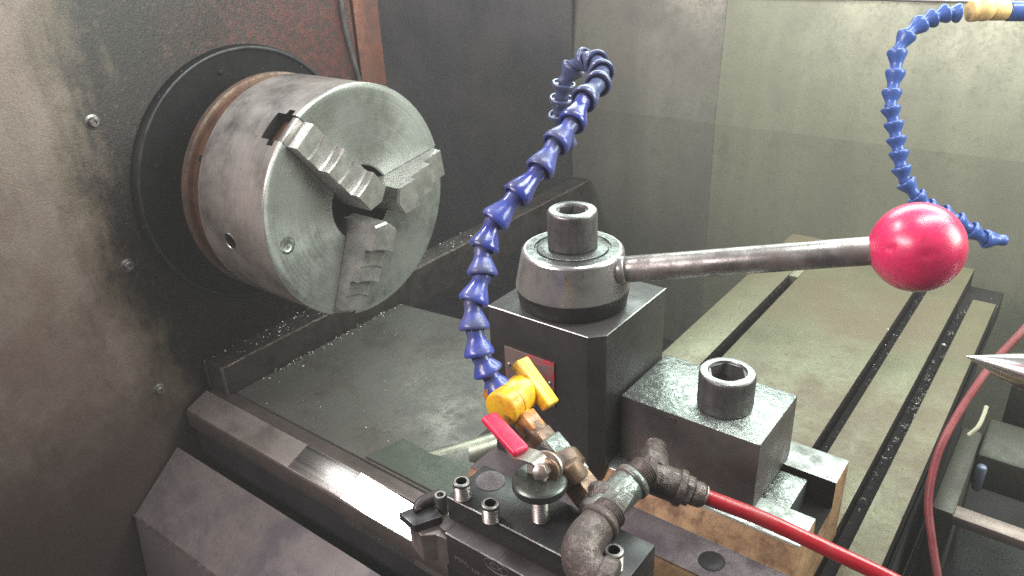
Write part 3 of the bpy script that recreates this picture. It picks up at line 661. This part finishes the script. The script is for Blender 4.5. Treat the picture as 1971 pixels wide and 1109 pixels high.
def text(s, loc, size, parent, m, squash=1):
    cu_ = bpy.data.curves.new('marking', 'FONT'); cu_.body = s; cu_.size = size; cu_.extrude = .03
    o = bpy.data.objects.new('marking', cu_); COL.objects.link(o); bpy.context.view_layer.update()
    me = bpy.data.meshes.new_from_object(o.evaluated_get(bpy.context.evaluated_depsgraph_get())); bpy.data.objects.remove(o)
    bm = B(); bm.from_mesh(me)
    bmesh.ops.transform(bm, matrix=Matrix.Rotation(math.radians(90), 4, 'X'), verts=bm.verts)
    bmesh.ops.scale(bm, verts=bm.verts, vec=(squash, 1, 1)); bmesh.ops.translate(bm, verts=bm.verts, vec=V(loc))
    return build('marking', bm, m, parent, smooth=None)
mk = V((429.8, -316.6, -12.3)); text('MWL', mk + V(-23, 0, -3), 4.2, sh, M['mark']); text('NR12', mk + V(-12, 0, -5), 4.2, sh, M['mark'])
bm = B(); oc = V((434.1, -316.6, -4.6)); rr = [oc + V(7.2 * math.cos(t * math.pi / 24), 0, 3.9 * math.sin(t * math.pi / 24)) for t in range(49)]
tube(bm, rr, .22, 6, caps=False); build('logo_oval', bm, M['mark'], sh); text('CX', oc + V(-4.2, 0, -2.0), 5.4, sh, M['mark'], 1.1)
bm = B(); box(bm, 380, 470, -286, -274, -76, -62, 1.0)
build('olive_bar', bm, M['olive'], label='olive stained metal bar below the turning tool', cat='bar')

# ------------------------------------------------------------------ hoses
def seg_mesh(name, m, r=8.0):
    """one ball-and-socket hose segment, wide skirt at +Z, neck at -Z; length 14"""
    bm = B()
    lathe(bm, (0, 0, 0), (0, 0, 1), [(-8.5, r * .50), (-7.5, r * .585), (-5.8, r * .60), (-3.5, r * .56), (-1.5, r * .62), (1.0, r * .78), (3.5, r * .93), (5.0, r * 1.0), (6.2, r * 1.0), (6.9, r * .93), (6.9, r * .80), (5.2, r * .72)], 36, True, True)
    bm.normal_update(); me = bpy.data.meshes.new(name)
    bmesh.ops.scale(bm, verts=bm.verts, vec=(S, S, S)); bm.to_mesh(me); bm.free(); me.materials.append(m)
    for p in me.polygons: p.use_smooth = True
    me.set_sharp_from_angle(angle=math.radians(50)); return me
def hose(pts, me, parent, skirt_to_start=True, scale=1, meshes=None):
    pts = [V(p) for p in pts]; rn = random.Random(3); pts = [p + V(rn.uniform(-.5, .5), rn.uniform(-.5, .5), rn.uniform(-.5, .5)) for p in pts]
    for i in range(len(pts) - 1):
        c = (pts[i] + pts[i + 1]) / 2; d = (pts[i] - pts[i + 1]); L = d.length
        if not skirt_to_start: d = -d
        q = d.to_track_quat('Z', 'Y').to_matrix().to_4x4()
        mm = meshes[i] if meshes else me
        o = bpy.data.objects.new('hose_segment', mm); COL.objects.link(o); o.parent = parent
        f = L / 13.6
        o.matrix_local = Matrix.Translation((c - ORG[parent]) * S) @ q @ Matrix.Diagonal((scale, scale, f, 1))
M['hose_b'] = mat('blue plastic faded', (.075, .095, .40), .34, 0, .22, 60, 500, .1, .15, coat=.25, dirt=(.07, .075, .13), damt=.47, ds=90, dsharp=.15, grit=.5, scr=.3)
M['hose_c'] = mat('blue plastic oily', (.045, .060, .33), .22, 0, .22, 60, 500, .1, .15, coat=.5, dirt=(.05, .05, .09), damt=.44, ds=70, dsharp=.12, grit=.5, scr=.2)
sb_, sc2_ = seg_mesh('hose_segment', M['hose_b']), seg_mesh('hose_segment', M['hose_c'])
sm = seg_mesh('hose_segment', M['hose']); sd = seg_mesh('hose_segment', M['hose_dust'])
rims = [(397.6, -262.9, 52.3), (391.7, -264.1, 62.3), (387.5, -264.9, 71.0), (382.1, -261.8, 82.8), (376.7, -255.9, 94.7), (376.5, -246.2, 105.9), (372.1, -239.7, 117.4), (372.2, -229.3, 129.3), (377.1, -216.0, 139.9), (381.1, -200.5, 150.4), (380.8, -185.6, 161.1), (381.7, -170.1, 168.7), (378.8, -153.4, 178.7), (376.9, -135.1, 183.2), (370.2, -119.7, 186.7), (359.9, -107.6, 189.6), (347.0, -99.2, 189.9), (335.9, -97.7, 183.7), (330.1, -100.0, 173.8), (327.6, -100.7, 164.3), (325.5, -99.0, 153.9), (325.8, -95.5, 143.0), (327.3, -90.5, 130.9)]
ch = thing('coolant_hose', 'blue segmented coolant hose curling up from the yellow valve', 'coolant hose', rims[0])
hose(rims, sm, ch, True, 1, [random.choice((sm, sb_, sc2_)) if i < 12 else sd for i in range(len(rims) - 1)])
sf = seg_mesh('hose_segment', M['hose_far'])
rf = [(501.8, 251.3, 182.2), (494.3, 245.3, 182.2), (485.9, 239.2, 183.0), (478.7, 231.3, 179.6), (471.8, 223.6, 176.1), (464.1, 212.4, 168.1), (461.2, 202.4, 155.6), (463.8, 195.2, 140.9), (465.6, 187.5, 126.2), (467.8, 181.5, 113.8), (472.5, 178.2, 102.4), (476.9, 174.6, 91.0), (481.4, 171.5, 80.4), (485.9, 168.3, 69.4), (492.1, 165.9, 57.6), (501.3, 166.7, 47.1), (511.5, 169.2, 38.1), (522.0, 174.3, 33.0), (532.4, 178.9, 27.0), (543.9, 183.4, 19.5), (555.0, 187.6, 12.0), (568.4, 197.1, 10.2)]
ch2 = thing('coolant_hose', 'blue segmented coolant hose hanging behind the red ball at the right', 'coolant hose', rf[0])
hose(rf[1:], sf, ch2, True)
v2 = thing('hose_valve', 'pale orange plastic valve at the top right end of the hanging hose', 'valve', (512.4, 260.4, 183.2))
bm = B(); bmesh.ops.create_icosphere(bm, subdivisions=4, radius=9.3); bmesh.ops.translate(bm, verts=bm.verts, vec=V((510.5, 256.5, 184.0))); build('ball_body', bm, M['pale_orange'], v2)
bm = B(); cyl(bm, (500.9, 251.1, 183.0), (505.6, 254.9, 183.2), 8.6, .6); cyl(bm, (514.1, 261.7, 183.1), (525.5, 270.3, 182.5), 8.2, 1.0); build('collar', bm, M['pale_orange'], v2)
bm = B(); cyl(bm, (526.0, 270.3, 181.7), (550.5, 289.0, 180.4), 8, 1.0); build('pipe_end', bm, M['hose_far'], v2)

# yellow valve ------------------------------------------------------
yv = thing('yellow_valve', 'grimy yellow plastic valve with a flat yellow handle at the hose foot', 'valve', (403.2, -260.2, 49.3))
bm = B(); cyl(bm, (393.9, -262.5, 53.0), (402.5, -265.1, 47.0), 7.6, .8, 40); yo = build('collar', bm, M['orange'], yv)
bm = B(); a0 = V((406.5, -274.3, 50.0)); a1 = V((405.4, -250.0, 49.3)); dd = (a1 - a0).normalized()
cyl(bm, a0, a1, 9.6, 1.5, 48); build('valve_body', bm, M['yellow'], yv)
bm = B(); cyl(bm, a0 + dd * 8.6, a0 + dd * 9.0, 9.75, .05, 48); cyl(bm, a1 - dd * 1.8, a1 - dd * 1.2, 9.75, .05, 48); build('seam', bm, M['orange'], yv)
bm = B(); cyl(bm, a1 - dd, a1 + dd * 3, 7.0, .6, 40); build('handle_neck', bm, M['yellow'], yv)
h0 = V((399.0, -247.0, 62.2)); h1 = V((421.4, -251.1, 45.3)); hc = (h0 + h1) / 2 ; ld = (h1 - h0).normalized(); nd = (dd - ld * dd.dot(ld)).normalized(); wd = ld.cross(nd)
bm = B(); t = B(); bmesh.ops.create_cube(t, size=1)
for v in t.verts: v.co = hc + ld * v.co.x * 29 + nd * v.co.y * 9.5 + wd * v.co.z * 6.5
t.normal_update(); bmesh.ops.bevel(t, geom=t.edges[:], offset=1.1, segments=3, affect='EDGES', profile=.5); join(bm, t); build('handle', bm, M['yellow'], yv)
bm = B(); cyl(bm, (409.5, -263.9, 44.5), (415.7, -265.2, 41.3), 5.6, .6, 32); build('neck', bm, M['yellow'], yv)
bm = B(); hexa(bm, (414.2, -264.9, 43.7), (422.9, -266.9, 38.5), 7.4, .8); build('hex_nut', bm, M['orange'], yv)

# pipe assembly -----------------------------------------------------
pf = thing('pipe_fittings', 'grimy cast pipe fittings with red levered ball valve in front of tool post', 'pipe fitting', (464.2, -274.4, 21.7))
bm = B(); cyl(bm, (419.4, -265.9, 40.0), (433.5, -268.9, 33.1), 7.0, .8, 36); hexa(bm, (424.8, -267.2, 37.9), (430.8, -268.6, 34.9), 8.2, .6); build('pipe_neck', bm, M['brass'], pf)
bm = B(); hexa(bm, (430.5, -269.0, 36.9), (450.8, -271.9, 24.6), 9.4, 1.0); vb = build('valve_body', bm, M['fitting_green'], pf)
bm = B(); cyl(bm, (440.1, -273.0, 34.2), (449.1, -274.7, 29.0), 10.6, 2.2, 40); cyl(bm, (449.3, -278.5, 38.6), (455.5, -278.2, 31.3), 6.5, 1.0, 30); build('valve_bulge', bm, M['brass'], vb)
bm = B(); hexa(bm, (450.0, -273.5, 27.6), (460.9, -275.6, 21.6), 8.8, 1.0); build('union_nut', bm, M['brass'], pf)
bm = B(); cyl(bm, (442.2, -273.5, 32.9), (446.5, -290.7, 40.9), 6.0, .6, 36); build('valve_stem', bm, M['brass'], vb)
bm = B(); p0, p1 = V((443.9, -287.9, 39.6)), V((445.7, -293.2, 42.5)); ax2 = (p1 - p0).normalized()
lathe(bm, p0, ax2, [(0, 8.5), (1.2, 8.7), (2.0, 8.2), (2.0, 5.6), (1.2, 5.4), (1.2, .1)], 40, True, True); build('lever_washer', bm, M['nickel'], vb)
bm = B(); hexa(bm, p0 + ax2 * .5, V((448.7, -299.3, 47.1)), 3.9, .5); lv = build('lever_nut', bm, M['nickel'], vb)
# lever strap and grip
bm = B(); path = smoothpath([(447.7, -290.9, 39.1), (445.3, -291.4, 43.7), (441.7, -291.2, 46.3), (435.4, -290.9, 45.7), (430.1, -290.4, 44.2), (425.4, -289.0, 45.6)], 6)
prev = None; W = V((438.5, -292.8, 43.2)) - V((437.1, -285.0, 43.8)); W.normalize(); rows = []
for i, q in enumerate(path):
    tdir = (path[min(i + 1, len(path) - 1)] - path[max(i - 1, 0)]).normalized(); w = (W - tdir * W.dot(tdir)).normalized(); nn = tdir.cross(w); hw = 4.4
    rows.append([bm.verts.new(q + w * hw + nn * .6), bm.verts.new(q - w * hw + nn * .6), bm.verts.new(q - w * hw - nn * .6), bm.verts.new(q + w * hw - nn * .6)])
for A, Bb in zip(rows, rows[1:]):
    for k in range(4): bm.faces.new((A[k], A[(k + 1) % 4], Bb[(k + 1) % 4], Bb[k]))
bm.faces.new(rows[0]); bm.faces.new(rows[-1][::-1]); bmesh.ops.recalc_face_normals(bm, faces=bm.faces)
build('lever', bm, M['nickel'], vb, smooth=30)
g0, g1 = V((430.6, -290.2, 46.1)), V((407.5, -283.1, 50.6)); gd = (g1 - g0).normalized(); gw = (W - gd * W.dot(gd)).normalized(); gn = gd.cross(gw)
bm = B(); t = B(); bmesh.ops.create_cube(t, size=1); gc = (g0 + g1) / 2; GL = (g1 - g0).length
for v in t.verts: v.co = gc + gd * v.co.x * (GL + 4) + gw * v.co.y * 9.2 + gn * v.co.z * 4.2
t.normal_update(); bmesh.ops.bevel(t, geom=t.edges[:], offset=1.7, segments=4, affect='EDGES', profile=.5); join(bm, t); build('lever_grip', bm, M['grip'], pf, smooth=50, label='red vinyl lever grip')
# tee
bm = B(); t0, t1 = V((469.0, -286.8, 20.7)), V((475.0, -257.9, 27.4)); td = (t1 - t0).normalized()
cyl(bm, t0 + td * 1, t1 - td * 1, 8.4, 1.4, 40)
tee = build('tee', bm, M['fitting_green'], pf)
bm = B(); cyl(bm, V((472.3, -273.8, 26.0)), V((458.7, -275.9, 21.7)), 7.6, 1.2, 36); build('tee_branch', bm, M['fitting'], tee)
bm = B(); cyl(bm, t1 - td * 4.0, t1, 9.5, 1.0, 40); cyl(bm, t0, t0 + td * 5, 9.3, 1.0, 40); build('tee_band', bm, M['fitting_green'], tee)
bm = B(); tri = [(475.0, -292.8, 28.5), (482.6, -291.8, 25.0), (484.0, -274.3, 33.1), (478.0, -274.3, 36.2)]
prism(bm, tri, (V((472.4, -273.9, 25.5)) - V((475.6, -279.4, 31.0))), bev=.8); build('cast_flat', bm, M['fitting_green'], tee)
bm = B(); thread(bm, t1 - td * 1, t1 + td * 9, 7.4, 1.3, .5); build('threaded_nipple', bm, M['fitting'], pf)
# second tee
bm = B(); q0, q1 = V((467.3, -239.0, 28.7)), V((489.8, -237.9, 15.5)); qd = (q1 - q0).normalized()
q0 = V((472.8, -245.2, 20.9)); q1 = V((490.4, -237.8, 15.0)); qd = (q1 - q0).normalized()
cyl(bm, q0, q1, 8.4, 1.2, 40); t2 = build('tee', bm, M['fitting'], pf)
bm = B(); cyl(bm, q0, q0 + qd * 4.5, 9.6, .8, 40); cyl(bm, q1 - qd * 3, q1 + qd * 1, 9.3, .8, 40); build('tee_band', bm, M['fitting'], t2)
bm = B(); b0, b1 = V((477.2, -242.8, 21.4)), V((469.6, -228.4, 20.2)); cyl(bm, b0, b1, 7.6, 1.0, 36); thread(bm, b1 - (b1 - b0).normalized() * 2, V((467.1, -221.5, 20.7)), 6.0, 1.1, .4); build('plugged_branch', bm, M['fitting'], t2)
bm = B(); hexa(bm, V((489.4, -238.2, 15.5)), V((495.2, -236.2, 13.6)), 7.6, .8); cyl(bm, V((494.8, -236.4, 13.9)), V((499.7, -233.6, 12.0)), 6.4, .8, 14); build('hose_connector', bm, M['fitting'], pf)
bm = B(); cyl(bm, V((499.7, -233.6, 12.0)), V((500.8, -233.1, 11.5)), 5.8, .5, 36); build('crimp_ring', bm, M['nickel'], pf)
# elbow
ep = smoothpath([(476.7, -289.4, 27.3), (476.3, -295.8, 26.6), (476.3, -303.5, 25.8), (478.2, -310.2, 23.9), (483.3, -313.8, 20.8), (490.4, -313.4, 19.3), (496.2, -312.0, 18.6)], 8)
bm = B(); tube(bm, ep, lambda t: 8.2 + .8 * math.sin(math.pi * t), 36); el = build('elbow', bm, M['fitting'], pf)
bm = B(); e0, e1 = ep[0], ep[6]; cyl(bm, ep[1], ep[6], 9.6, 1.2, 40); cyl(bm, ep[-11], ep[-1], 9.8, 1.4, 40); build('elbow_band', bm, M['fitting'], el)
bm = B(); thread(bm, V((477.0, -283.4, 27.3)), V((476.4, -294.3, 26.6)), 8.0, 1.3, .5); build('threaded_nipple', bm, M['fitting'], pf)

# red air lines -----------------------------------------------------
bm = B(); tube(bm, smoothpath([(500.2, -233.4, 11.8), (510.3, -227.1, 6.6), (523.7, -219.2, -0.1), (540.4, -212.9, -6.8), (559.8, -208.2, -12.6), (581.0, -203.5, -18.6), (604.2, -200.3, -24.7)], 12), 3.9, 28)
build('air_line', bm, M['red_hose'], label='glossy thick red air line running from the pipe fittings to lower right', cat='hose')
bm = B(); tube(bm, smoothpath([(609.1, 114.9, -2.4), (601.8, 93.5, -16.0), (591.4, 69.9, -31.5), (584.2, 46.2, -46.6), (578.7, 26.4, -62.1), (575.1, 4.9, -78.3), (575.5, -10.6, -94.5), (578.8, -23.0, -109.5), (586.7, -35.7, -126.2), (598.5, -51.8, -148.9)], 12), 2.7, 24)
build('air_line', bm, M['red_hose_far'], label='dull thin red line hanging behind the tailstock centre', cat='hose')

# tailstock centre --------------------------------------------------
bm = B(); lathe(bm, (577, 0, 0), (1, 0, 0), [(0, .15), (.5, .4), (10, 4.0), (21, 8.1), (30, 11.0), (38, 12.8), (44, 13.6), (60, 14.2), (130, 16), (190, 16)], 80, False, True)
build('tailstock_centre', bm, M['centre'], label='bright pointed steel tailstock centre entering from the right', cat='lathe centre', org=(600, 0, 0))

# chips -------------------------------------------------------------
def chips(spots, label, n_each=1):
    bm = B()
    for (x, y, z, s) in spots:
        k = random.randint(3, 6); R = s * random.uniform(.25, .5); ph = random.uniform(0, 6.28); tl = Euler((random.uniform(-1, 1), random.uniform(-1, 1), ph)).to_matrix()
        w = s * random.uniform(.12, .25); rows = []
        for i in range(k + 1):
            a = i * random.uniform(.5, .8); p = V(R * math.cos(a), R * math.sin(a), i * s * .10)
            rows.append([bm.verts.new(V(x, y, z + s * .2) + tl @ (p + V(0, 0, q * w))) for q in (-.5, .5)])
        for A, Bb in zip(rows, rows[1:]): bm.faces.new((A[0], A[1], Bb[1], Bb[0]))
    return build('metal_chips', bm, M['chip'], smooth=None, label=label, cat='metal chips', kind='stuff')
sp = []
for _ in range(80): sp.append((random.uniform(489, 499), random.gauss(220, 100), -139.5, random.uniform(1.5, 6)))
for _ in range(150): sp.append((random.uniform(533, 543), random.gauss(150, 90), -139.5, random.uniform(1.5, 7)))
for _ in range(30): sp.append((random.uniform(362, 371), random.uniform(60, 310), -139.5, random.uniform(1.5, 4)))
sp = [q for q in sp if -190 < q[1] < 430]
for _ in range(90): sp.append((random.uniform(325, 560), random.uniform(-80, 400), -119.8, random.uniform(.6, 2.0)))
chips(sp, 'bright curled metal chips lying in the slots and on the olive table')
sp = [(random.uniform(-186, -155), random.uniform(-110, 400), -198.6, random.uniform(1, 4.5)) for _ in range(260)]
sp += [(random.uniform(-148, 120), random.uniform(-105, 160), -237.6, random.uniform(.8, 2.6)) for _ in range(110)]
sp += [(-149 + abs(random.gauss(0, 6)), random.uniform(-80, 170), -237.6, random.uniform(1.5, 4.5)) for _ in range(120)]
chips(sp, 'small metal chips scattered on the ledge bar and bed plate')

# haze --------------------------------------------------------------
bm = B(); box(bm, -2600, 3000, -2400, 2600, -1500, 2600)  # volume added to lift the blacks, for mist and lens glare
hz = build('haze', bm, [], kind='stuff', smooth=None, org=(0, 0, -1500)); hm = bpy.data.materials.new('haze veil'); hm.use_nodes = True
hn = hm.node_tree.nodes; hn.remove(hn['Principled BSDF']); pv = hn.new('ShaderNodeVolumePrincipled')
pv.inputs['Density'].default_value = HAZE; pv.inputs['Color'].default_value = (.86, .82, .83, 1); pv.inputs['Anisotropy'].default_value = .2
hm.node_tree.links.new(pv.outputs[0], hn['Material Output'].inputs['Volume']); hz.data.materials.append(hm)
hz['label'] = 'thin milky haze veil added over the machine for mist and lens glare'; hz['category'] = 'haze'
